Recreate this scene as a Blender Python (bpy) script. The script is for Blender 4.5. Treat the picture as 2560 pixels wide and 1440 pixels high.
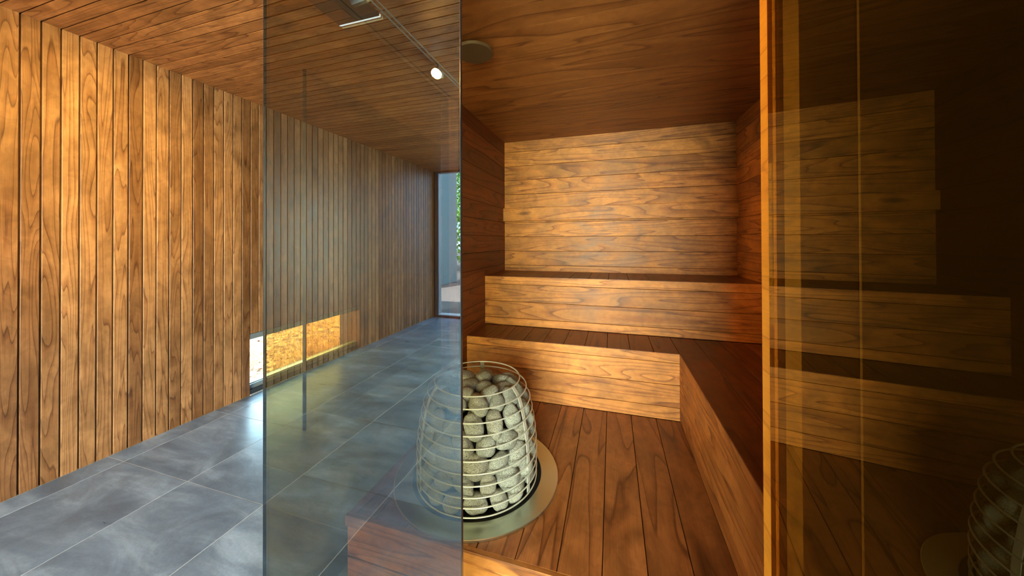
import bpy, bmesh, math, random
from math import sin, cos, pi, radians, atan, sqrt
from mathutils import Vector, Matrix, noise
random.seed(7)
C = bpy.context.scene.collection
S = bpy.context.scene
for o in list(bpy.data.objects): bpy.data.objects.remove(o)

# ------------------------------------------------------------------ camera
# world: x to the right across the sauna front, y into the depth, z up from the tile floor
YAW, PITCH, ROLL = atan(250/823), radians(.33), radians(.2)
F = Vector((-sin(YAW)*cos(PITCH), cos(YAW)*cos(PITCH), sin(PITCH)))
R0 = Vector((cos(YAW), sin(YAW), 0)); U0 = R0.cross(F)
Rv = R0*cos(ROLL) - U0*sin(ROLL); Uv = U0*cos(ROLL) + R0*sin(ROLL)
cam = bpy.data.cameras.new('camera'); camo = bpy.data.objects.new('camera', cam); C.objects.link(camo)
M = Matrix((Rv, Uv, -F)).transposed().to_4x4(); M.translation = (0, 0, 1.40)
camo.matrix_world = M
cam.sensor_width = 36; cam.lens = 823/2560*36; cam.shift_y = -(720-596)/2560
cam.clip_start = .02; cam.clip_end = 200
S.camera = camo

# ------------------------------------------------------------------ world, sun, daylight, exposure
W = bpy.data.worlds.new('world'); S.world = W; W.use_nodes = True
bgn = W.node_tree.nodes['Background']; bgn.inputs[0].default_value = (.62, .8, 1, 1); bgn.inputs[1].default_value = 8.5
sun = bpy.data.lights.new('sun', 'SUN'); sun.energy = 26; sun.angle = .01; sun.color = (1, .93, .82)
so = bpy.data.objects.new('sun', sun); C.objects.link(so)
so.rotation_euler = Vector((.16, -.42, -1.0)).to_track_quat('-Z', 'Y').to_euler()
def area(name, loc, d, sx, sy, e, col):
    l = bpy.data.lights.new(name, 'AREA'); l.shape = 'RECTANGLE'; l.size = sx; l.size_y = sy; l.energy = e; l.color = col
    o = bpy.data.objects.new(name, l); C.objects.link(o); o.location = loc
    o.rotation_euler = Vector(d).to_track_quat('-Z', 'Y').to_euler(); return o
area('portal_low_window', (-3.31, 2.87, .30), (1, 0, 0), 1.38, .44, 1, (1, 1, 1)).data.cycles.is_portal = True
area('portal_exit', (-2.59, -3.90, 1.35), (0, 1, 0), .92, 2.6, 1, (1, 1, 1)).data.cycles.is_portal = True
area('daylight_low_window', (-3.54, 2.87, .66), (1, -.1, -.55), 1.3, .3, 26, (.42, .88, 1))
area('fill_side_glazing', (1.95, -1.9, 1.4), (-1, .35, 0), 2.7, 2.2, 60, (.85, .94, 1))  # added fill lamp behind the unseen side window
area('fill_rear_glazing', (.1, -4.05, 1.35), (0, 1, .02), 2.4, 2.3, 580, (.97, 1, .68))  # added yellow-green fill for the sauna, behind unseen rear glazing
def spot(name, loc, to, e, col, size, blend=.6, r=.03):
    l = bpy.data.lights.new(name, 'SPOT'); l.energy = e; l.color = col; l.spot_size = size; l.spot_blend = blend; l.shadow_soft_size = r
    o = bpy.data.objects.new(name, l); C.objects.link(o); o.location = loc
    o.rotation_euler = (Vector(to)-Vector(loc)).to_track_quat('-Z', 'Y').to_euler(); return o
S.view_settings.view_transform = 'Standard'; S.view_settings.look = 'None'
S.view_settings.gamma = 1; S.view_settings.use_curve_mapping = False
S.view_settings.exposure = 0.6

# ------------------------------------------------------------------ materials
class N:
    def __init__(s, name):
        s.m = bpy.data.materials.new(name); s.m.use_nodes = True; s.t = s.m.node_tree
        s.b = s.t.nodes['Principled BSDF']; s.out = s.t.nodes['Material Output']
    def n(s, typ, **k):
        q = s.t.nodes.new(typ)
        for a, v in k.items(): setattr(q, a, v)
        return q
    def l(s, a, b): s.t.links.new(a, b)
    def val(s, nd, **k):
        for a, v in k.items(): nd.inputs[a.replace('_', ' ')].default_value = v
        return nd
    def math(s, op, a, b=None, c=None):
        q = s.n('ShaderNodeMath', operation=op)
        for i, v in enumerate((a, b, c)):
            if v is None: continue
            if hasattr(v, 'links'): s.l(v, q.inputs[i])
            else: q.inputs[i].default_value = v
        return q.outputs[0]
    def ramp(s, fac, stops):
        q = s.n('ShaderNodeValToRGB'); cr = q.color_ramp
        while len(cr.elements) < len(stops): cr.elements.new(.5)
        for e, (p, c) in zip(cr.elements, stops): e.position = p; e.color = (*c, 1) if len(c) == 3 else c
        s.l(fac, q.inputs[0]); return q.outputs[0]
    def mix(s, fac, a, b, mode='MIX'):
        q = s.n('ShaderNodeMix', data_type='RGBA', blend_type=mode)
        for i, v in ((0, fac), (6, a), (7, b)):
            if hasattr(v, 'links'): s.l(v, q.inputs[i])
            elif i == 0: q.inputs[0].default_value = v
            else: q.inputs[i].default_value = (*v, 1)
        return q.outputs[2]
    def bump(s, h, strength, dist=.002):
        q = s.n('ShaderNodeBump'); q.inputs['Strength'].default_value = strength; q.inputs['Distance'].default_value = dist
        s.l(h, q.inputs['Height']); s.l(q.outputs[0], s.b.inputs['Normal'])

def wood(name, light, mid, dark, rough=.42, freq=9, width=1., mottle=.3, tone=.3):
    k = N(name)
    tc = k.n('ShaderNodeTexCoord'); oi = k.n('ShaderNodeObjectInfo')
    off = k.n('ShaderNodeCombineXYZ')
    for i, m in enumerate((37.3, 91.7, 53.1)): k.l(k.math('MULTIPLY', oi.outputs['Random'], m), off.inputs[i])
    def mapped(sc):
        mp = k.n('ShaderNodeMapping'); mp.inputs['Scale'].default_value = sc
        k.l(tc.outputs['Object'], mp.inputs['Vector'])
        a = k.n('ShaderNodeVectorMath', operation='ADD'); k.l(mp.outputs[0], a.inputs[0]); k.l(off.outputs[0], a.inputs[1])
        return a.outputs[0]
    n1 = k.val(k.n('ShaderNodeTexNoise'), Scale=1., Detail=1.6, Roughness=.42, Distortion=.35)
    k.l(mapped((9*width, .6, 7)), n1.inputs['Vector'])
    rings = k.math('FRACT', k.math('MULTIPLY', n1.outputs['Fac'], freq))
    n2 = k.val(k.n('ShaderNodeTexNoise'), Scale=1., Detail=3., Roughness=.6)
    k.l(mapped((320, 6, 200)), n2.inputs['Vector'])
    n3 = k.val(k.n('ShaderNodeTexNoise'), Scale=1., Detail=2., Roughness=.5, Distortion=.8)
    k.l(mapped((7, 4.2, 5)), n3.inputs['Vector'])
    n4 = k.val(k.n('ShaderNodeTexNoise'), Scale=1., Detail=3., Roughness=.55, Distortion=1.2)
    k.l(mapped((22, 14, 20)), n4.inputs['Vector'])
    g = k.ramp(rings, [(0, light), (.45, light), (.85, mid), (.93, dark), (1, light)])
    g = k.mix(.30, g, k.ramp(n2.outputs['Fac'], [(.3, dark), (.7, light)]))
    g = k.mix(1, g, k.ramp(n3.outputs['Fac'], [(.32, (1-mottle, 1-mottle*1.05, 1-mottle*1.1)), (.68, (1+mottle*.55,)*3)]), 'MULTIPLY')
    g = k.mix(mottle*1.1, g, k.ramp(n4.outputs['Fac'], [(.42, (.62, .60, .58)), (.58, (1.12, 1.12, 1.12))]), 'MULTIPLY')
    rr = k.math('FRACT', k.math('MULTIPLY', oi.outputs['Random'], 17.17))
    g = k.mix(1, g, k.ramp(rr, [(0, (1-tone, 1-tone*1.15, 1-tone*1.3)), (.5, (1, 1, 1)), (1, (1+tone*.5, 1+tone*.6, 1+tone*.75))]), 'MULTIPLY')
    k.l(g, k.b.inputs['Base Color'])
    r = k.math('MULTIPLY_ADD', n3.outputs['Fac'], .25, rough-.12); k.l(r, k.b.inputs['Roughness'])
    k.bump(k.math('ADD', n2.outputs['Fac'], k.math('MULTIPLY', rings, -.25)), .12, .001)
    return k.m
WALL = wood('hall_wood', (.36, .168, .060), (.25, .098, .031), (.085, .028, .008), .42, 18, 1.0, .30, .38)
CEIL = wood('hall_ceiling_wood', (.54, .205, .058), (.37, .125, .033), (.13, .038, .010), .45, 15, 1.1)
SAUNA = wood('sauna_wall_wood', (.56, .225, .045), (.38, .125, .021), (.15, .042, .008), .52, 12, .8, .30)
BENCH = wood('bench_top_shaded_wood', (.22, .068, .016), (.155, .042, .009), (.065, .015, .003), .42, 7, .8, .3)  # darker copy of the sauna wood; shade on the seats is in the colour
DECKW = wood('platform_wood', (.32, .116, .032), (.215, .068, .017), (.07, .017, .004), .38, 10, .6, .3)
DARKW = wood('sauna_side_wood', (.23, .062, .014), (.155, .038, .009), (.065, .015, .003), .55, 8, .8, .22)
SCEIL = wood('sauna_ceiling_wood', (.36, .130, .028), (.24, .078, .016), (.11, .030, .006), .5, 8, .6, .2, .15)
POST = wood('door_post_wood', (.95, .42, .03), (.85, .35, .025), (.6, .22, .02), .35, 6, .8, .1, 0)

def plain(name, col, rough=.5, metal=0, emit=None, es=0, spec=.5):
    k = N(name); k.b.inputs['Base Color'].default_value = (*col, 1); k.b.inputs['Roughness'].default_value = rough
    k.b.inputs['Metallic'].default_value = metal; k.b.inputs['Specular IOR Level'].default_value = spec
    nz = k.val(k.n('ShaderNodeTexNoise'), Scale=60., Detail=3.); tc = k.n('ShaderNodeTexCoord'); k.l(tc.outputs['Object'], nz.inputs['Vector'])
    k.l(k.math('MULTIPLY_ADD', nz.outputs['Fac'], .08, rough-.04), k.b.inputs['Roughness'])
    if emit: k.b.inputs['Emission Color'].default_value = (*emit, 1); k.b.inputs['Emission Strength'].default_value = es
    return k.m
BACK = plain('dark_backing', (.045, .008, .004), .8)
CHAR = plain('charcoal_panel', (.010, .007, .005), .9, spec=.1)
METAL = plain('brushed_steel', (.62, .60, .54), .30, 1)
WIRE = plain('steel_wire', (.66, .70, .66), .35, .45)
GREYAL = plain('grey_aluminium', (.24, .27, .27), .45, .3)
DARKAL = plain('dark_aluminium', (.05, .055, .06), .4, .4)
PALEAL = plain('pale_aluminium', (.62, .66, .72), .35, .4)
BLACK = plain('black_gap', (.006, .006, .007), .6)
RAILM = plain('track_metal', (.40, .38, .33), .4, .3)
VENTM = plain('vent_metal', (.11, .07, .035), .55, .2)
LAMP = plain('lamp_lens', (1, .95, .85), .4, 0, (1, .93, .8), 30)
STRIP = plain('lit_edge', (1, .95, .85), .4, 0, (1, .88, .7), 3)  # emission paints the light caught on the ceiling box's edge
EDGE = plain('glass_edge', (.015, .018, .022), .2)

def brushed():
    k = N('collar_steel'); k.b.inputs['Metallic'].default_value = 1
    k.b.inputs['Base Color'].default_value = (.60, .63, .52, 1); k.b.inputs['Roughness'].default_value = .30
    k.b.inputs['Anisotropic'].default_value = .7
    return k.m
COLLAR = brushed()

def tile_mat():
    k = N('slate_tile'); tc = k.n('ShaderNodeTexCoord'); oi = k.n('ShaderNodeObjectInfo')
    off = k.n('ShaderNodeCombineXYZ')
    for i, m in enumerate((31.3, 71.7, 13.1)): k.l(k.math('MULTIPLY', oi.outputs['Random'], m), off.inputs[i])
    def mp(sc, rot=0):
        q = k.n('ShaderNodeMapping'); q.inputs['Scale'].default_value = sc; q.inputs['Rotation'].default_value = (0, 0, rot)
        k.l(tc.outputs['Object'], q.inputs['Vector'])
        a = k.n('ShaderNodeVectorMath', operation='ADD'); k.l(q.outputs[0], a.inputs[0]); k.l(off.outputs[0], a.inputs[1]); return a.outputs[0]
    n1 = k.val(k.n('ShaderNodeTexNoise'), Scale=1., Detail=7., Roughness=.62, Distortion=.6); k.l(mp((1.6, 6, 3), .5), n1.inputs['Vector'])
    n2 = k.val(k.n('ShaderNodeTexNoise'), Scale=1., Detail=5., Roughness=.7, Distortion=1.5); k.l(mp((2.4, 3, 3), .2), n2.inputs['Vector'])
    n3 = k.val(k.n('ShaderNodeTexNoise'), Scale=90., Detail=4., Roughness=.7); k.l(tc.outputs['Object'], n3.inputs['Vector'])
    g = k.ramp(n1.outputs['Fac'], [(.28, (.110, .160, .235)), (.5, (.180, .25, .34)), (.62, (.27, .355, .46)), (.75, (.39, .48, .59))])
    g = k.mix(.6, g, k.ramp(n2.outputs['Fac'], [(.35, (.6, .6, .6)), (.6, (1.25, 1.25, 1.25))]), 'MULTIPLY')
    g = k.mix(.5, g, k.ramp(n3.outputs['Fac'], [(.3, (.8, .8, .8)), (.7, (1.2, 1.2, 1.2))]), 'MULTIPLY')
    k.l(g, k.b.inputs['Base Color']); k.l(k.math('MULTIPLY_ADD', n1.outputs['Fac'], .3, .18), k.b.inputs['Roughness'])
    k.bump(n1.outputs['Fac'], .12, .004)
    return k.m
TILE = tile_mat()
GROUT = plain('pale_grout', (.6, .6, .58), .8)

def stone_mat():
    k = N('granite_stone'); tc = k.n('ShaderNodeTexCoord'); oi = k.n('ShaderNodeObjectInfo')
    n1 = k.val(k.n('ShaderNodeTexNoise'), Scale=11., Detail=3., Roughness=.8); k.l(tc.outputs['Object'], n1.inputs['Vector'])
    n2 = k.val(k.n('ShaderNodeTexNoise'), Scale=.9, Detail=3.); k.l(tc.outputs['Object'], n2.inputs['Vector'])
    g = k.ramp(n1.outputs['Fac'], [(.34, (.05, .055, .053)), (.45, (.20, .215, .21)), (.56, (.29, .31, .30)), (.68, (.52, .54, .53))])
    g = k.mix(1, g, k.ramp(n2.outputs['Fac'], [(.3, (.85, .83, .78)), (.7, (1.08, 1.08, 1.06))]), 'MULTIPLY')
    g = k.mix(1, g, k.ramp(oi.outputs['Random'], [(0, (.95, .97, .95)), (.6, (1.05, 1.04, 1)), (.85, (.92, .84, .70)), (1, (1.1, 1.1, 1.08))]), 'MULTIPLY')
    k.l(g, k.b.inputs['Base Color']); k.b.inputs['Roughness'].default_value = .8
    k.bump(k.math('ADD', n1.outputs['Fac'], n2.outputs['Fac']), .35, .0015); return k.m
STONE = stone_mat()

def glass(name, tint, ior, gcol=(1, 1, 1)):
    k = N(name); k.t.nodes.remove(k.b)
    tr = k.n('ShaderNodeBsdfTransparent'); tr.inputs[0].default_value = (*tint, 1)
    gl = k.n('ShaderNodeBsdfGlossy'); gl.inputs['Roughness'].default_value = 0; gl.inputs[0].default_value = (*gcol, 1)
    fr = k.n('ShaderNodeFresnel'); ge = k.n('ShaderNodeNewGeometry')   # same reflectance on both faces of the sheet
    k.l(k.math('MULTIPLY_ADD', ge.outputs['Backfacing'], 1/ior-ior, ior), fr.inputs[0])
    mx = k.n('ShaderNodeMixShader'); k.l(fr.outputs[0], mx.inputs[0]); k.l(tr.outputs[0], mx.inputs[1]); k.l(gl.outputs[0], mx.inputs[2])
    k.l(mx.outputs[0], k.out.inputs[0]); return k.m
GBRONZE = glass('bronze_coated_glass', (.665, .622, .455), 2.3, (.63, .83, 1))
GDOOR = glass('bronze_door_glass', (.40, .29, .10), 1.31, (1, .86, .48))
GSIDE = glass('bronze_side_glass', (.97, .87, .66), 1.3)
GCLEAR = glass('clear_glass', (.98, .99, .99), 1.3)

def ground_mat(name, stops, sc):
    k = N(name); tc = k.n('ShaderNodeTexCoord')
    n1 = k.val(k.n('ShaderNodeTexNoise'), Scale=sc, Detail=8., Roughness=.75, Distortion=1.); k.l(tc.outputs['Object'], n1.inputs['Vector'])
    k.l(k.ramp(n1.outputs['Fac'], stops), k.b.inputs['Base Color']); k.b.inputs['Roughness'].default_value = .9
    k.bump(n1.outputs['Fac'], .8, .03); return k.m
DRYG = ground_mat('dry_ground', [(.36, (.035, .02, .01)), (.44, (.13, .08, .035)), (.52, (.34, .24, .12)), (.60, (.52, .40, .22)), (.72, (.75, .62, .40))], 9)
MULCH = ground_mat('bark_mulch', [(.32, (.03, .018, .015)), (.5, (.11, .08, .065)), (.68, (.22, .18, .16))], 22)
PATH = ground_mat('gravel_path', [(.3, (.16, .11, .09)), (.7, (.20, .145, .12))], 6)
STRAW = plain('straw', (.62, .43, .18), .8)
STRAW2 = plain('dead_leaf', (.16, .075, .03), .8)
CLAD = plain('grey_green_cladding', (.09, .17, .17), .6)
LEAF = N('green_leaf')
def leafm():
    k = LEAF; oi = k.n('ShaderNodeTexCoord'); n = k.val(k.n('ShaderNodeTexNoise'), Scale=3.); k.l(oi.outputs['Object'], n.inputs['Vector'])
    k.l(k.ramp(n.outputs['Fac'], [(.35, (.02, .11, .01)), (.5, (.10, .36, .03)), (.62, (.30, .60, .06))]), k.b.inputs['Base Color'])
    k.b.inputs['Roughness'].default_value = .5
leafm(); LEAF = LEAF.m
BARK = plain('bark', (.12, .08, .05), .9)

# ------------------------------------------------------------------ mesh helpers
def link(name, me, m, parent=None, mat=None):
    o = bpy.data.objects.new(name, me); C.objects.link(o)
    if m and not me.materials: me.materials.append(m)
    if parent is not None:
        o.parent = parent
        o.matrix_local = parent.matrix_basis.inverted() @ (mat or Matrix()) if parent.parent is None else \
            (parent.parent.matrix_basis @ parent.matrix_basis).inverted() @ (mat or Matrix())
    elif mat: o.matrix_basis = mat
    return o
def tag(o, label=None, cat=None, group=None, kind=None):
    if label: o['label'] = label
    if cat: o['category'] = cat
    if group: o['group'] = group
    if kind: o['kind'] = kind
    return o
def thing(name, loc, label, cat, group=None):
    o = bpy.data.objects.new(name, None); o.empty_display_size = .1; C.objects.link(o); o.matrix_basis = Matrix.Translation(loc)
    return tag(o, label, cat, group)
def mesh(verts, faces, smooth=False):
    me = bpy.data.meshes.new('mesh'); me.from_pydata(verts, [], faces)
    if smooth: me.polygons.foreach_set('use_smooth', [True]*len(me.polygons))
    me.update(); return me
def boxes(lst):
    v, f = [], []
    for (x0, y0, z0), (x1, y1, z1) in lst:
        b = len(v)
        v += [(x, y, z) for z in (z0, z1) for y in (y0, y1) for x in (x0, x1)]
        f += [tuple(b+i for i in q) for q in ((0, 2, 3, 1), (4, 5, 7, 6), (0, 1, 5, 4), (2, 6, 7, 3), (0, 4, 6, 2), (1, 3, 7, 5))]
    return mesh(v, f)
def box(name, a, b, m, parent=None, bev=0):
    c = [(a[i]+b[i])/2 for i in range(3)]; h = [abs(b[i]-a[i])/2 for i in range(3)]
    me = boxes([(tuple(-q for q in h), tuple(h))])
    if bev:
        bm = bmesh.new(); bm.from_mesh(me); bmesh.ops.bevel(bm, geom=bm.edges[:], offset=bev, segments=2, affect='EDGES'); bm.to_mesh(me); bm.free()
    return link(name, me, m, parent, Matrix.Translation(c))
def struct(name, a, b, m, parent=None):
    o = box(name, a, b, m, parent)
    if parent is None: o['kind'] = 'structure'
    return o
cache = {}
def board(name, parent, org, ax, ay, w, l, t, m, c=.0016):
    """org: centre of the front face; ax: across, ay: along; normal = ax x ay"""
    key = (round(w, 4), round(l, 4), round(t, 4), m.name, c)
    if key not in cache:
        h = w/2
        prof = [(-h, -t), (h, -t), (h, -c), (h-c, 0), (-h+c, 0), (-h, -c)]
        v = [(x, y, z) for y in (-l/2, l/2) for x, z in prof]
        f = [tuple(range(6)), tuple(range(11, 5, -1))] + [(i, i+6, (i+1) % 6+6, (i+1) % 6) for i in range(6)]
        me = mesh(v, f); me.materials.append(m); cache[key] = me
    ax = Vector(ax); ay = Vector(ay); az = ax.cross(ay)
    mt = Matrix((ax, ay, az)).transposed().to_4x4(); mt.translation = org
    return link(name, cache[key], None, parent, mt)
def lathe(profile, seg=96, smooth=True):
    v = []; f = []; n = len(profile)
    for i in range(seg):
        a = 2*pi*i/seg
        v += [(r*cos(a), r*sin(a), z) for r, z in profile]
    for i in range(seg):
        for j in range(n-1):
            p, q = i*n+j, ((i+1) % seg)*n+j
            f.append((p, q, q+1, p+1))
    return mesh(v, f, smooth)
def torus(R, r, seg=96, k=8):
    return lathe([(R+r*cos(2*pi*j/k), r*sin(2*pi*j/k)) for j in range(k)]+[(R+r, 0)], seg)
def disc(r, z0, z1, seg=64, b=.003):
    return lathe([(0.0001, z0), (r-b, z0), (r, z0+b), (r, z1), (0.0001, z1)], seg, False)
X, Y, Z = Vector((1, 0, 0)), Vector((0, 1, 0)), Vector((0, 0, 1))

# ------------------------------------------------------------------ key dimensions
AP = .8102            # plane of the sauna's glass front
XL = -3.15            # face of the long board wall
HC = 2.695            # hall ceiling
P = .0719             # board pitch
Y0, Y1 = -3.80, 6.5
XR = 1.75
HP = .28              # platform
W0, W1 = 2.173, 3.56  # low window along y
WZ0, WZ1 = .0, .557

# ------------------------------------------------------------------ hall floor
floor = struct('floor', (-3.5, Y0-.2, -.12), (XR+.2, Y1+.2, -.0012), GROUT)
xs = [XL-.0]+[-2.98+.6*i for i in range(9) if -2.98+.6*i < XR]+[XR]
ys = sorted([1.293+.6*i for i in range(-20, 20) if Y0 < 1.293+.6*i < Y1]+[Y0, Y1])
for i in range(len(xs)-1):
    for j in range(len(ys)-1):
        a, b, c, d = xs[i], xs[i+1], ys[j], ys[j+1]
        if a >= -1.2 and c > 1.2: continue
        if b-a < .03 or d-c < .03: continue
        board('tile', floor, ((a+b)/2, (c+d)/2, 0), X, Y, b-a-.004, d-c-.004, .010, TILE, .0008)

# ------------------------------------------------------------------ left board wall with low window
wl = link('wall_left', boxes([((-3.5, Y0-.1, -.1), (XL-.022, W0, HC+.03)), ((-3.5, W1, -.1), (XL-.022, Y1, HC+.03)),
                              ((-3.5, W0, WZ1), (XL-.022, W1, HC+.03)), ((-3.5, W0, -.1), (XL-.022, W1, .0))]), BACK)
tag(wl, kind='structure')
k0 = math.floor((Y0-AP)/P)+1
n = 0
kk = k0
while AP+(kk+1)*P < Y1+.01:
    yc = AP+(kk+.5)*P; kk += 1
    z0 = 0.0
    if W0-.03 < yc < W1: z0 = WZ1
    board('board', wl, (XL, yc, (z0+HC)/2), Y, Z, P-.0075, HC-z0-.001, .02, WALL)
# window
w1 = link('window_1', boxes([((-3.30, W0, .505), (XL-.004, W1, WZ1-.004)), ((-3.30, W0, .045), (XL-.03, W1, .085)),
                             ((-3.30, W0, .085), (-3.255, W0+.02, .505)), ((-3.30, W1-.02, .085), (-3.255, W1, .505))]), GREYAL)
tag(w1, kind='structure')
box('window_sill', (-3.24, W0, .0), (XL-.006, W1, .045), DARKAL, w1)
box('sill_trim', (-3.255, W0, .085), (-3.20, W1, .094), PALEAL, w1)
box('floor_trim', (-3.152, W0, .001), (-3.140, W1, .008), PALEAL, w1)
box('reveal', (-3.45, W1-.03, .0), (XL-.002, W1, WZ1), WALL, w1)
box('pane', (-3.285, W0, .07), (-3.275, W1, .52), GCLEAR, w1)

# ------------------------------------------------------------------ hall ceiling
cl = struct('ceiling', (-3.5, Y0-.2, HC+.022), (XR+.2, Y1+.2, HC+.15), BACK)
kk = k0
while AP+(kk+1)*P < Y1+.01:
    yc = AP+(kk+.5)*P; kk += 1
    x1 = XR if yc < AP else -1.17
    board('board', cl, ((XL+x1)/2, yc, HC), -Y, X, P-.0075, x1-XL, .02, CEIL)

# ------------------------------------------------------------------ other hall walls
EX0, EX1 = -3.135, -2.05   # exit opening
we = link('wall_end', boxes([((-3.5, Y0-.15, -.1), (EX0, Y0, HC+.03)), ((EX1, Y0-.15, -.1), (-1.15, Y0, HC+.03)),
    ((-1.15, Y0-.15, 2.5), (1.35, Y0, HC+.03)), ((1.35, Y0-.15, -.1), (XR+.2, Y0, HC+.03))]), BACK); tag(we, kind='structure')
x = EX1+.06
while x < XR:
    if -1.2 < x < 1.4: x += .12; continue
    board('board', we, (x, Y0+.02, HC/2), -X, Z, .1125, HC-.002, .019, WALL); x += .12
d1 = link('door_1', boxes([((EX0, Y0-.09, 0), (EX0+.075, Y0+.01, HC-.01)), ((EX1-.075, Y0-.09, 0), (EX1, Y0+.01, HC-.01)),
                           ((EX0+.075, Y0-.09, HC-.05), (EX1-.075, Y0+.01, HC-.01)), ((EX0+.075, Y0-.09, 0), (EX1-.075, Y0+.01, .03))]), GREYAL)
tag(d1, kind='structure')
box('glass_pane', (EX0+.07, Y0-.045, .02), (EX1-.07, Y0-.037, HC-.04), GCLEAR, d1)
box('threshold', (EX0+.075, Y0-.12, .03), (EX1-.075, Y0+.04, .045), PALEAL, d1)
box('door_handle', (EX1-.12, Y0-.02, .95), (EX1-.095, Y0+.035, 1.25), METAL, d1, .004)
w3 = link('added_window_3', boxes([((-1.14, Y0-.09, 0), (-1.08, Y0, 2.5)), ((1.28, Y0-.09, 0), (1.34, Y0, 2.5)), ((-1.08, Y0-.09, 2.44), (1.28, Y0, 2.5)),
                             ((-1.08, Y0-.09, 0), (1.28, Y0, .06)), ((.07, Y0-.09, .06), (.13, Y0, 2.44))]), GREYAL); tag(w3, kind='structure')  # unseen glazing added behind the camera to light the sauna back wall
box('pane', (-1.09, Y0-.05, .05), (.1, Y0-.042, 2.45), GCLEAR, w3); box('pane', (.1, Y0-.05, .05), (1.29, Y0-.042, 2.45), GCLEAR, w3)
wr = link('wall_right', boxes([((XR, Y0, -.1), (XR+.15, -3.35, HC+.03)), ((XR, -.5, -.1), (XR+.15, AP+.1, HC+.03)),
                               ((XR, -3.35, 2.5), (XR+.15, -.5, HC+.03))]), BACK); tag(wr, kind='structure')
y = -.44
while y < AP-.06:
    board('board', wr, (XR-.02, y, HC/2), -Y, Z, .1125, HC-.002, .019, WALL); y += .12
w2 = link('added_window_2', boxes([((XR, -3.35, 0), (XR+.08, -3.29, 2.5)), ((XR, -.56, 0), (XR+.08, -.5, 2.5)), ((XR, -1.96, 0), (XR+.08, -1.9, 2.5)),
                             ((XR, -3.29, 2.44), (XR+.08, -.56, 2.5)), ((XR, -3.29, 0), (XR+.08, -.56, .06))]), GREYAL); tag(w2, kind='structure')  # unseen side glazing, added to let fill light into the hall
box('pane', (XR+.035, -3.3, .05), (XR+.043, -1.93, 2.45), GCLEAR, w2); box('pane', (XR+.035, -1.93, .05), (XR+.043, -.55, 2.45), GCLEAR, w2)
wf = struct('wall_far', (-3.5, Y1, -.1), (-1.0, Y1+.15, HC+.03), BACK)
x = XL+.06
while x < -1.2:
    board('board', wf, (x, Y1-.02, HC/2), X, Z, .1125, HC-.002, .019, WALL); x += .12
wc = struct('wall_corridor', (-1.15, 3.25, -.1), (-1.0, Y1, HC+.03), BACK)
y = 3.32
while y < Y1:
    board('board', wc, (-1.17, y, HC/2), -Y, Z, .1125, HC-.002, .019, WALL); y += .12

# ------------------------------------------------------------------ sauna shell
SB, SL, SR, SC = 3.149, -1.05, 1.008, 2.40
sb = struct('wall_sauna_back', (SL-.1, SB+.02, 0), (SR+.1, SB+.12, HC), BACK)
zs = [2.399, 2.278, 2.1375, 1.997, 1.8565, 1.716, 1.5755, 1.435, 1.2945, 1.154, 1.03]
for a, b in zip(zs[1:], zs[:-1]):
    board('board', sb, ((SL+SR)/2, SB, (a+b)/2), -Z, X, b-a-.0028, SR-SL-.004, .018, SAUNA, .0012)
sl = struct('wall_sauna_left', (SL-.08, 2.12, 0), (SL-.02, SB+.02, HC), BACK)
zl = [2.399]+[2.262-.137*i for i in range(15)]
for a, b in zip(zl[1:], zl[:-1]):
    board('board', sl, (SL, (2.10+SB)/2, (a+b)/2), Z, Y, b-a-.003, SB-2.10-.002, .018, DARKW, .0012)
for a, b in zip(zl[1:], zl[:-1]):
    board('board', sl, (SL-.10, (2.10+SB)/2, (a+b)/2), -Z, Y, b-a-.003, SB-2.10-.002, .018, WALL, .0012)
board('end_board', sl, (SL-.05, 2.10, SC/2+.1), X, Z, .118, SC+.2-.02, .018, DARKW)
sr = struct('wall_sauna_right', (SR+.02, AP+.02, 0), (SR+.12, SB+.02, HC), BACK)
for a, b in zip(zl[1:], zl[:-1]):
    board('board', sr, (SR, (AP+.1+SB)/2, (a+b)/2), -Z, Y, b-a-.003, SB-AP-.1, .018, SAUNA, .0012)
sc = struct('ceiling_sauna', (SL-.08, AP+.0, SC+.02), (SR+.1, SB+.1, SC+.08), BACK)
y = SB
while y > AP+.05:
    y0 = max(y-.1405, AP); board('board', sc, ((SL+SR)/2, (y+y0)/2, SC), -Y, X, y-y0-.0022, SR-SL-.002, .018, SCEIL, .0008); y -= .1405
wh = struct('wall_front', (.353, AP-.03, 0), (XR, AP+.05, HC), CHAR)
hd = struct('trim_1', (-1.13, AP-.02, 2.40), (.34, AP+.06, HC), CHAR)
tw = struct('trim_2', (-1.13, AP+.06, 2.42), (-1.10, 3.2, HC), CEIL)
struct('trim_3', (.310, AP-.005, 0), (.324, AP+.03, 2.40), POST)
struct('trim_4', (.326, AP-.032, 0), (.352, AP+.07, 2.40), wood('jamb_wood', (.24, .13, .045), (.17, .085, .03), (.09, .04, .015), .55, 9, 1))
struct('trim_5', (.441, AP-.034, 0), (.4445, AP-.0305, 2.40), plain('bronze_bead', (.07, .04, .012), .6))

# platform
pf = thing('platform', (-.33, 1.66, 0), 'raised brown timber platform under the stone-filled heater', 'platform')
box('frame', (SL+.01, 1.125, .0), (.385, 2.225, HP-.023), BACK, pf)
xj = [SL+.002]+[.11-.1475*i for i in range(7, -1, -1)]+[.2575, .398]
for a, b in zip(xj[:-1], xj[1:]):
    if b-a < .02: continue
    board('floor_board', pf, ((a+b)/2, (1.113+2.24)/2, HP), X, Y, b-a-.003, 2.24-1.113, .022, DECKW, .0012)
board('fascia_board', pf, ((SL+.398)/2, 1.094, HP-.0225), Z, -X, .044, .398-SL, .02, SAUNA)
for zz in (HP-.11, HP-.235):
    board('fascia_board', pf, ((SL+.398)/2+.003, 1.102, zz), Z, -X, .118, .398-SL-.006, .02, SAUNA)

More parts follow.
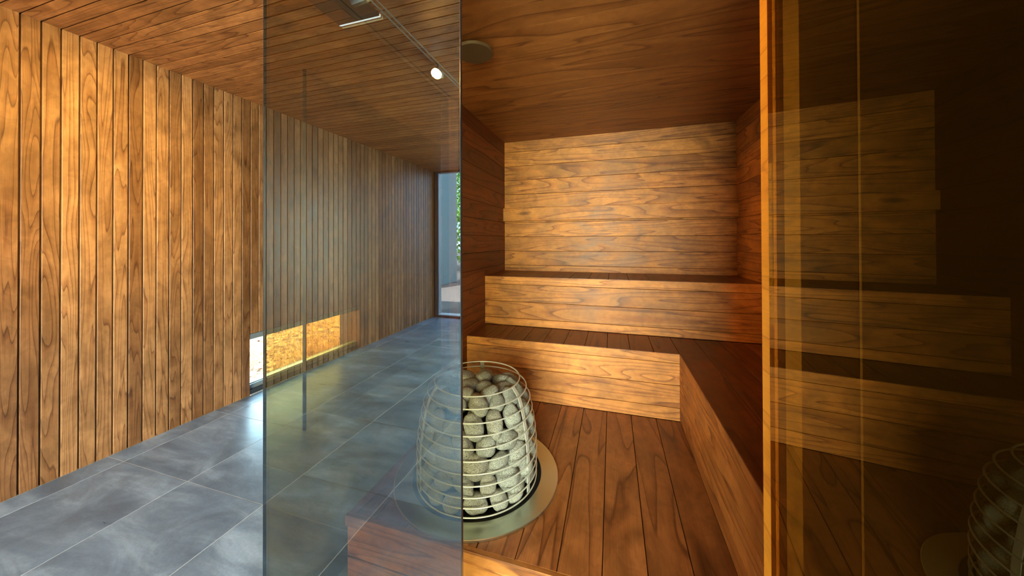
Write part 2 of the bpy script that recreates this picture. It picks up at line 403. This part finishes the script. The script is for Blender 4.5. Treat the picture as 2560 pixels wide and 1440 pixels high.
# benches
BF, LX = 2.24, .396
lb = thing('bench', (.3, 2.4, HP), 'lower L-shaped timber sauna bench with slatted seat in shade', 'bench')
ub = thing('bench', (0, 2.88, .69), 'upper straight timber sauna bench against the back wall', 'bench')
box('bench_frame', (SL+.004, BF+.025, .0), (SR-.003, 2.60, .669), BACK, lb)
box('bench_frame', (LX+.025, AP+.10, .0), (SR-.003, BF+.026, .669), BACK, lb)
xb = [SL+.002]+[.108-.1425*i for i in range(8, -1, -1)]+[.25, LX]
for a, b in zip(xb[:-1], xb[1:]):
    if b-a < .02: continue
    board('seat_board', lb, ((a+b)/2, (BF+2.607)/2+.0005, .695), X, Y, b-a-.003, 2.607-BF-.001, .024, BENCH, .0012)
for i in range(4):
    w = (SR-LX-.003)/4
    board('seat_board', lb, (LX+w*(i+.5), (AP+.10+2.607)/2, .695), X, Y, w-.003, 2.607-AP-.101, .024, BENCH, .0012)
for a, b in ((.637, .670), (.50, .637), (.362, .50), (.281, .362)):
    if a == .637: b = .6935
    board('riser_board', lb, ((SL+LX)/2, BF-(.0006 if a == .637 else -.0006), (a+b)/2), -Z, X, b-a-.0028, LX-SL-.003, .018, SAUNA, .0012)
    board('riser_board', lb, (LX-.0006, (AP+.1+BF)/2, (a+b)/2), -Z, -Y, b-a-.0028, BF-AP-.1, .018, SAUNA, .0012)
box('bench_frame', (SL+.004, 2.632, .69), (SR-.003, SB-.003, 1.074), BACK, ub)
xb = [SL+.002]+[.121-.148*i for i in range(7, -7, -1)]
xb = [q for q in xb if q < SR-.03]+[SR-.003]
for a, b in zip(xb[:-1], xb[1:]):
    if b-a < .02: continue
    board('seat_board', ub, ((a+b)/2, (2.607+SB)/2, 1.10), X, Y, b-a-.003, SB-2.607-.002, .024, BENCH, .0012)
for a, b in ((1.035, 1.0985), (.894, 1.035), (.758, .894), (.697, .758)):
    board('riser_board', ub, ((SL+SR)/2, 2.6075-.0006*(a > 1), (a+b)/2), -Z, X, b-a-.0028, SR-SL-.004, .018, SAUNA, .0012)
br = board('backrest', None, ((SL+SR)/2, 3.103, 1.652), -Z, X, .128, SR-SL-.004, .044, SAUNA, .003)
tag(br, 'long timber backrest rail standing proud of the sauna back wall', 'backrest')

# ------------------------------------------------------------------ glass
def sheet(name, a, b, m, edges, label, cat, kind=None):
    o = thing(name, ((a[0]+b[0])/2, (a[1]+b[1])/2, a[2]), label, cat)
    box('glass_pane', a, b, m, o)
    for e0, e1 in edges: box('polished_edge', e0, e1, EDGE, o)
    return o
T = .010
sheet('glass_panel', (-1.113, AP, .002), (-.392, AP+T, 2.398), GBRONZE,
      [((-1.1145, AP-.0003, .002), (-1.1128, AP+T+.0003, 2.398)), ((-.3924, AP-.0003, .002), (-.3907, AP+T+.0003, 2.398))],
      'tall bronze-tinted fixed glass panel in front of the heater', 'glass panel')
sheet('glass_panel', (-1.113, AP+T+.002, .002), (-1.103, 2.098, 2.40), GSIDE, [],
      'side glass of the sauna between the front panel and the timber side wall', 'glass panel')
sheet('glass_panel', (-2.186, 1.896, .002), (-2.176, 4.6, 2.68), GSIDE, [((-2.190, 1.880, .002), (-2.172, 1.896, 2.68))],
      'glass screen with dark upright edge standing before the low window', 'glass screen')
th = radians(5)
dr = thing('glass_door', (.309, AP-.008, .01), 'open dark bronze glass door beside the bright timber post', 'door')
dr.matrix_basis = Matrix.Translation((.309, AP-.008, .01)) @ Matrix.Rotation(-th, 4, 'Z')
def dbox(name, a, b, m):
    c = [(a[i]+b[i])/2 for i in range(3)]; h = [abs(b[i]-a[i])/2 for i in range(3)]
    o = bpy.data.objects.new(name, boxes([(tuple(-q for q in h), tuple(h))])); C.objects.link(o); o.data.materials.append(m)
    o.parent = dr; o.location = c; return o
dbox('glass_pane', (0, -.70, 0), (.010, 0, 2.38), GDOOR)
dbox('hinge', (.0101, -.06, .25), (.022, .006, .33), METAL); dbox('hinge', (.0101, -.06, 2.10), (.022, .006, 2.18), METAL)

# ------------------------------------------------------------------ heater
HX, HY = -.63, 1.49
ht = thing('sauna_heater', (HX, HY, HP), 'round steel wire basket heater filled with grey stones', 'heater')
RG = [(.735, .204), (.697, .236), (.648, .254), (.601, .264), (.553, .272), (.508, .279), (.460, .283), (.413, .2845), (.367, .2845), (.326, .2845), (.288, .284)]
def Rz(z):
    if z >= RG[0][0]: return RG[0][1]
    for (a, ra), (b, rb) in zip(RG[:-1], RG[1:]):
        if b <= z <= a: return rb+(ra-rb)*(z-b)/(a-b)
    return RG[-1][1]
for z, r in RG: link('ring', torus(r, .0031, 110, 8), WIRE, ht, Matrix.Translation((HX, HY, z)))
def strap(ang):
    v = []; f = []; zz = [.735-.0225*i for i in range(21)]
    ca, sa = cos(ang), sin(ang)
    for z in zz:
        r = Rz(z)-.005
        for dt, dr_ in ((-.0105, 0), (.0105, 0), (.0105, -.003), (-.0105, -.003)):
            v.append(((r+dr_)*ca-dt*sa, (r+dr_)*sa+dt*ca, z))
    for i in range(20):
        for j in range(4):
            f.append((i*4+j, i*4+(j+1) % 4, (i+1)*4+(j+1) % 4, (i+1)*4+j))
    f += [(0, 3, 2, 1), (80, 81, 82, 83)]
    link('strap', mesh(v, f), WIRE, ht, Matrix.Translation((HX, HY, 0)))
for a in (-14, 106, 226): strap(radians(a))
link('collar', lathe([(.306, .286), (.306, .2895), (.308, .291), (.384, .291), (.386, .289), (.386, .281)], 160, False), COLLAR, ht, Matrix.Translation((HX, HY, 0)))
link('base_shadow_gap', lathe([(.01, .2815), (.306, .2815), (.307, .2875)], 96), BLACK, ht, Matrix.Translation((HX, HY, 0)))  # black disc painted in as the shade between basket and collar
link('core', lathe([(.0001, .61), (.12, .60), (.165, .55), (.20, .44), (.20, .283)], 48), BLACK, ht, Matrix.Translation((HX, HY, 0)))
def stone_mesh(i):
    bm = bmesh.new(); bmesh.ops.create_icosphere(bm, subdivisions=3, radius=1)
    sx, sy, sz = random.uniform(1.12, 1.62), random.uniform(.92, 1.05), random.uniform(.72, .9)
    off = Vector((i*3.7, i*1.3, 5))
    for v in bm.verts:
        p = v.co.copy(); d = 1+.34*noise.noise(p*.9+off)+.07*noise.noise(p*2.1+off)
        # squarish pebble
        q = Vector([math.copysign(abs(c)**.86, c) for c in p]).normalized()*p.length
        v.co = Vector((q.x*sx, q.y*sy, q.z*sz))*d
    me = bpy.data.meshes.new('stone'); bm.to_mesh(me); bm.free()
    me.polygons.foreach_set('use_smooth', [True]*len(me.polygons)); me.materials.append(STONE); return me
SM = [stone_mesh(i) for i in range(14)]
stones = []
GL = 'rounded grey granite stone in the wire basket heater'
def stone(p, nrm, s, spin, tilt=0):
    o = bpy.data.objects.new('stone', random.choice(SM)); C.objects.link(o)
    nrm = Vector(nrm).normalized(); t = nrm.orthogonal().normalized(); b = nrm.cross(t)
    d = t*cos(spin)+b*sin(spin); e = nrm.cross(d)
    m = Matrix((d, e, nrm)).transposed().to_4x4() @ Matrix.Rotation(tilt, 4, 'Y') @ Matrix.Diagonal((s, s*random.uniform(.92, 1.1), s*random.uniform(.9, 1.1), 1))
    m.translation = p; o.matrix_basis = m; stones.append(o)
    if p[2] > .655 : tag(o, 'rounded grey granite stone heaped on top of the wire basket heater', 'stone', 'sauna stones heaped on the heater top')
    elif p[0]/p[1] < -.478: tag(o, 'rounded grey granite stone low in the heater basket, seen through the bronze glass panel', 'stone', 'sauna stones behind the bronze glass')
    else: tag(o, 'rounded grey granite stone low in the heater basket, clear of the bronze glass panel', 'stone', 'sauna stones beside the bronze glass')
# positions on the unrolled shell, relaxed
camang = math.atan2(-HY, -HX)
pts = []
zrow = .318; row = 0
while zrow < .70:
    R = Rz(zrow)-.044; nn = int(2*pi*R/.092)
    for i in range(nn):
        a = 2*pi*(i+.5*(row % 2)+random.uniform(-.22, .22))/nn
        pts.append([a, zrow+random.uniform(-.013, .013)])
    zrow += .069; row += 1
for it in range(25):
    for i, p in enumerate(pts):
        R = Rz(p[1])-.044; fx = fz = 0
        for j, q in enumerate(pts):
            if i == j: continue
            dz = p[1]-q[1]
            if abs(dz) > .095: continue
            da = (p[0]-q[0]+pi) % (2*pi)-pi; ds = da*R
            d2 = ds*ds+dz*dz
            if d2 < .0085 and d2 > 1e-9:
                d = sqrt(d2); k = (.092-d)/d*.18; fx += ds*k; fz += dz*k
        p[0] += fx/R; p[1] = min(max(p[1]+fz, .312), .695)
for a, z in pts:
    da = (a-camang+pi) % (2*pi)-pi
    if abs(da) > radians(128): continue
    s = random.uniform(.0335, .047); R = Rz(z)-.0045-s*.86
    if z > .66: R -= .02
    g = Vector((cos(a), sin(a), .12+(.9 if z > .66 else 0)))
    stone((HX+R*cos(a), HY+R*sin(a), z-(.01 if z > .66 else 0)), g, s, random.choice((random.uniform(0, pi), pi/2+random.uniform(-.5, .5))), random.uniform(-.25, .25))
for rr, nn, zz in ((.132, 7, .690), (.06, 4, .705), (.12, 7, .635), (.04, 3, .65)):
    for i in range(nn):
        a = 2*pi*(i+random.uniform(-.2, .2))/nn+rr*20
        stone((HX+rr*cos(a), HY+rr*sin(a), zz+random.uniform(-.012, .008)), (cos(a)*.5*random.uniform(-1, 1), sin(a)*.4, 1), random.uniform(.036, .047), random.uniform(0, pi), random.uniform(-.5, .5))

# ------------------------------------------------------------------ ceiling fittings
sv = thing('ceiling_vent', (-.668, 1.55, SC), 'round brown air valve on the sauna ceiling', 'vent')
link('valve_disc', disc(.094, 2.352, 2.366), VENTM, sv, Matrix.Translation((-.668, 1.55, 0)))
link('valve_collar', lathe([(.06, 2.366), (.06, 2.385), (.102, 2.393), (.104, 2.40), (.0001, 2.40)], 48), BLACK, sv, Matrix.Translation((-.668, 1.55, 0)))

tr = thing('track_light', (-1.2, -.6, HC), 'slim grey ceiling track with a lit spotlight mirrored in the glass', 'track light')
link('rail', boxes([((-1.218, -1.9, HC-.026), (-1.213, .35, HC)), ((-1.187, -1.9, HC-.026), (-1.182, .35, HC)), ((-1.213, -1.9, HC-.008), (-1.187, .35, HC))]), RAILM, tr)
def head(y, aim):
    p = Vector((-1.2, y, HC-.085)); d = (Vector(aim)-p).normalized()
    q = d.to_track_quat('Z', 'Y').to_matrix().to_4x4(); q.translation = p
    hd_ = link('spot_head', lathe([(.0001, -.045), (.028, -.045), (.031, -.04), (.031, .040), (.028, .043), (.026, .036), (.0001, .036)], 40), RAILM, tr, q)
    o = bpy.data.objects.new('lens', lathe([(.0001, .0), (.020, 0)], 32)); C.objects.link(o); o.data.materials.append(LAMP); o.parent = hd_; o.location = (0, 0, .0375)
    o2 = bpy.data.objects.new('stem', boxes([((-1.206, y-.006, HC-.06), (-1.194, y+.006, HC-.005))])); C.objects.link(o2); o2.data.materials.append(RAILM); o2.parent = tr
    o2.matrix_local = tr.matrix_basis.inverted()
    return p+d*.06
h1 = head(-.50, (-.9, AP, 2.0))
h2 = head(.30, (XL, 1.25, 1.5))
h3 = head(-1.35, (XL, .2, 1.3))
spot('spot_beam', h2, (XL, 1.04, 1.90), 265, (1, .70, .11), radians(54), 1)
spot('spot_beam', h1, (.75, 3.1, 1.5), 130, (1, .42, .08), radians(60), 1)
cf = thing('ceiling_fitting', (-1.38, .19, HC), 'brown box fitting with a thin lit edge beside the ceiling track', 'ceiling fitting')
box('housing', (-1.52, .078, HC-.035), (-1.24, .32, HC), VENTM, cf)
box('lit_edge', (-1.52, .068, HC-.036), (-1.24, .0775, HC-.022), STRIP, cf)  # painted glow on the box's edge, not a lamp

# ------------------------------------------------------------------ outside
struct('ground', (-40, -40, -.25), (40, 40, -.13), MULCH)
g1 = struct('ground', (-30, -2, -.13), (-3.5, 30, -.10), DRYG)
dk = struct('terrace', (-4.2, Y0-1.5, -.1), (0, Y0-.15, -.02), DARKAL)
struct('path', (-9, -9.0, -.13), (-1, Y0-1.5, -.11), PATH)
# dry grass
v = []; f = []; mi = []
for i in range(26000):
    u = random.random()
    x = -3.72-6.5*u**1.4; y = random.uniform(1.6, 4.2+2.2*(-3.3-x)/1.1*0.9)
    nz = noise.noise(Vector((x*1.3, y*1.3, 0)))
    if nz < -.12 and random.random() < .85: continue
    h = random.uniform(.02, .075)*(1.2+nz); a = random.uniform(0, 2*pi); w = random.uniform(.002, .0045)
    dx, dy = cos(a)*w, sin(a)*w; lean = random.uniform(.3, 1.6); t = random.uniform(0, 2*pi)
    b = len(v); v += [(x-dx, y-dy, -.10), (x+dx, y+dy, -.10), (x+cos(t)*h*lean, y+sin(t)*h*lean, -.10+h)]
    f.append((b, b+1, b+2)); mi.append(0)
for i in range(5000):
    x = -3.6-6.0*random.random()**1.3; y = random.uniform(1.6, 4.2+1.9*(-3.3-x)); s = random.uniform(.01, .028); a = random.uniform(0, 2*pi); z = -.095+random.uniform(0, .02)
    b = len(v); c_, s_ = cos(a)*s, sin(a)*s; tl = random.uniform(-.6, .6)*s
    v += [(x-c_, y-s_, z), (x+s_*.5, y-c_*.5, z+tl), (x+c_, y+s_, z), (x-s_*.5, y+c_*.5, z+abs(tl))]; f.append((b, b+1, b+2, b+3)); mi.append(1)
gm = mesh(v, f); gm.materials.append(STRAW); gm.materials.append(STRAW2); gm.polygons.foreach_set('material_index', mi)
tag(link('dry_grass', gm, None), 'sunlit dry grass and dead leaves outside the low window', 'grass', kind='stuff')
# clad building wing outside the exit
cw = thing('outbuilding', (-5.7, -9.2, -.1), 'grey-green board-clad wing seen outside the exit door', 'building')
box('wall', (-6.0, -9.45, -.1), (-5.50, -7.0, 4.6), CLAD, cw)
y = -7.07
while y > -9.4:
    board('cladding_board', cw, (-5.468, y, 2.25), Y, Z, .133, 4.7, .03, CLAD, .003); y -= .14
# tree
tv, tf = [], []
for i in range(9000):
    a = random.uniform(0, 2*pi); e = random.uniform(-1, 1); r = random.random()**.4
    c = Vector((-7.2+2.9*r*cos(a)*sqrt(1-e*e), -14.5+2.6*r*sin(a)*sqrt(1-e*e), 3.1+3.0*r*e))
    q = Vector((random.gauss(0, 1), random.gauss(0, 1), random.gauss(0, 1))).normalized(); t = q.orthogonal().normalized(); s = random.uniform(.06, .12); w = q.cross(t)
    b = len(tv); tv += [tuple(c-t*s), tuple(c+w*s*.5), tuple(c+t*s), tuple(c-w*s*.5)]; tf.append((b, b+1, b+2, b+3))
te = thing('tree', (-7.2, -14.5, -.1), 'bright green leafy tree outside the exit door', 'tree')
link('crown', mesh(tv, tf), LEAF, te)
link('trunk', lathe([(.16, -.15), (.12, 1), (.09, 3), (.03, 5)], 16), BARK, te, Matrix.Translation((-7.2, -14.5, 0)))
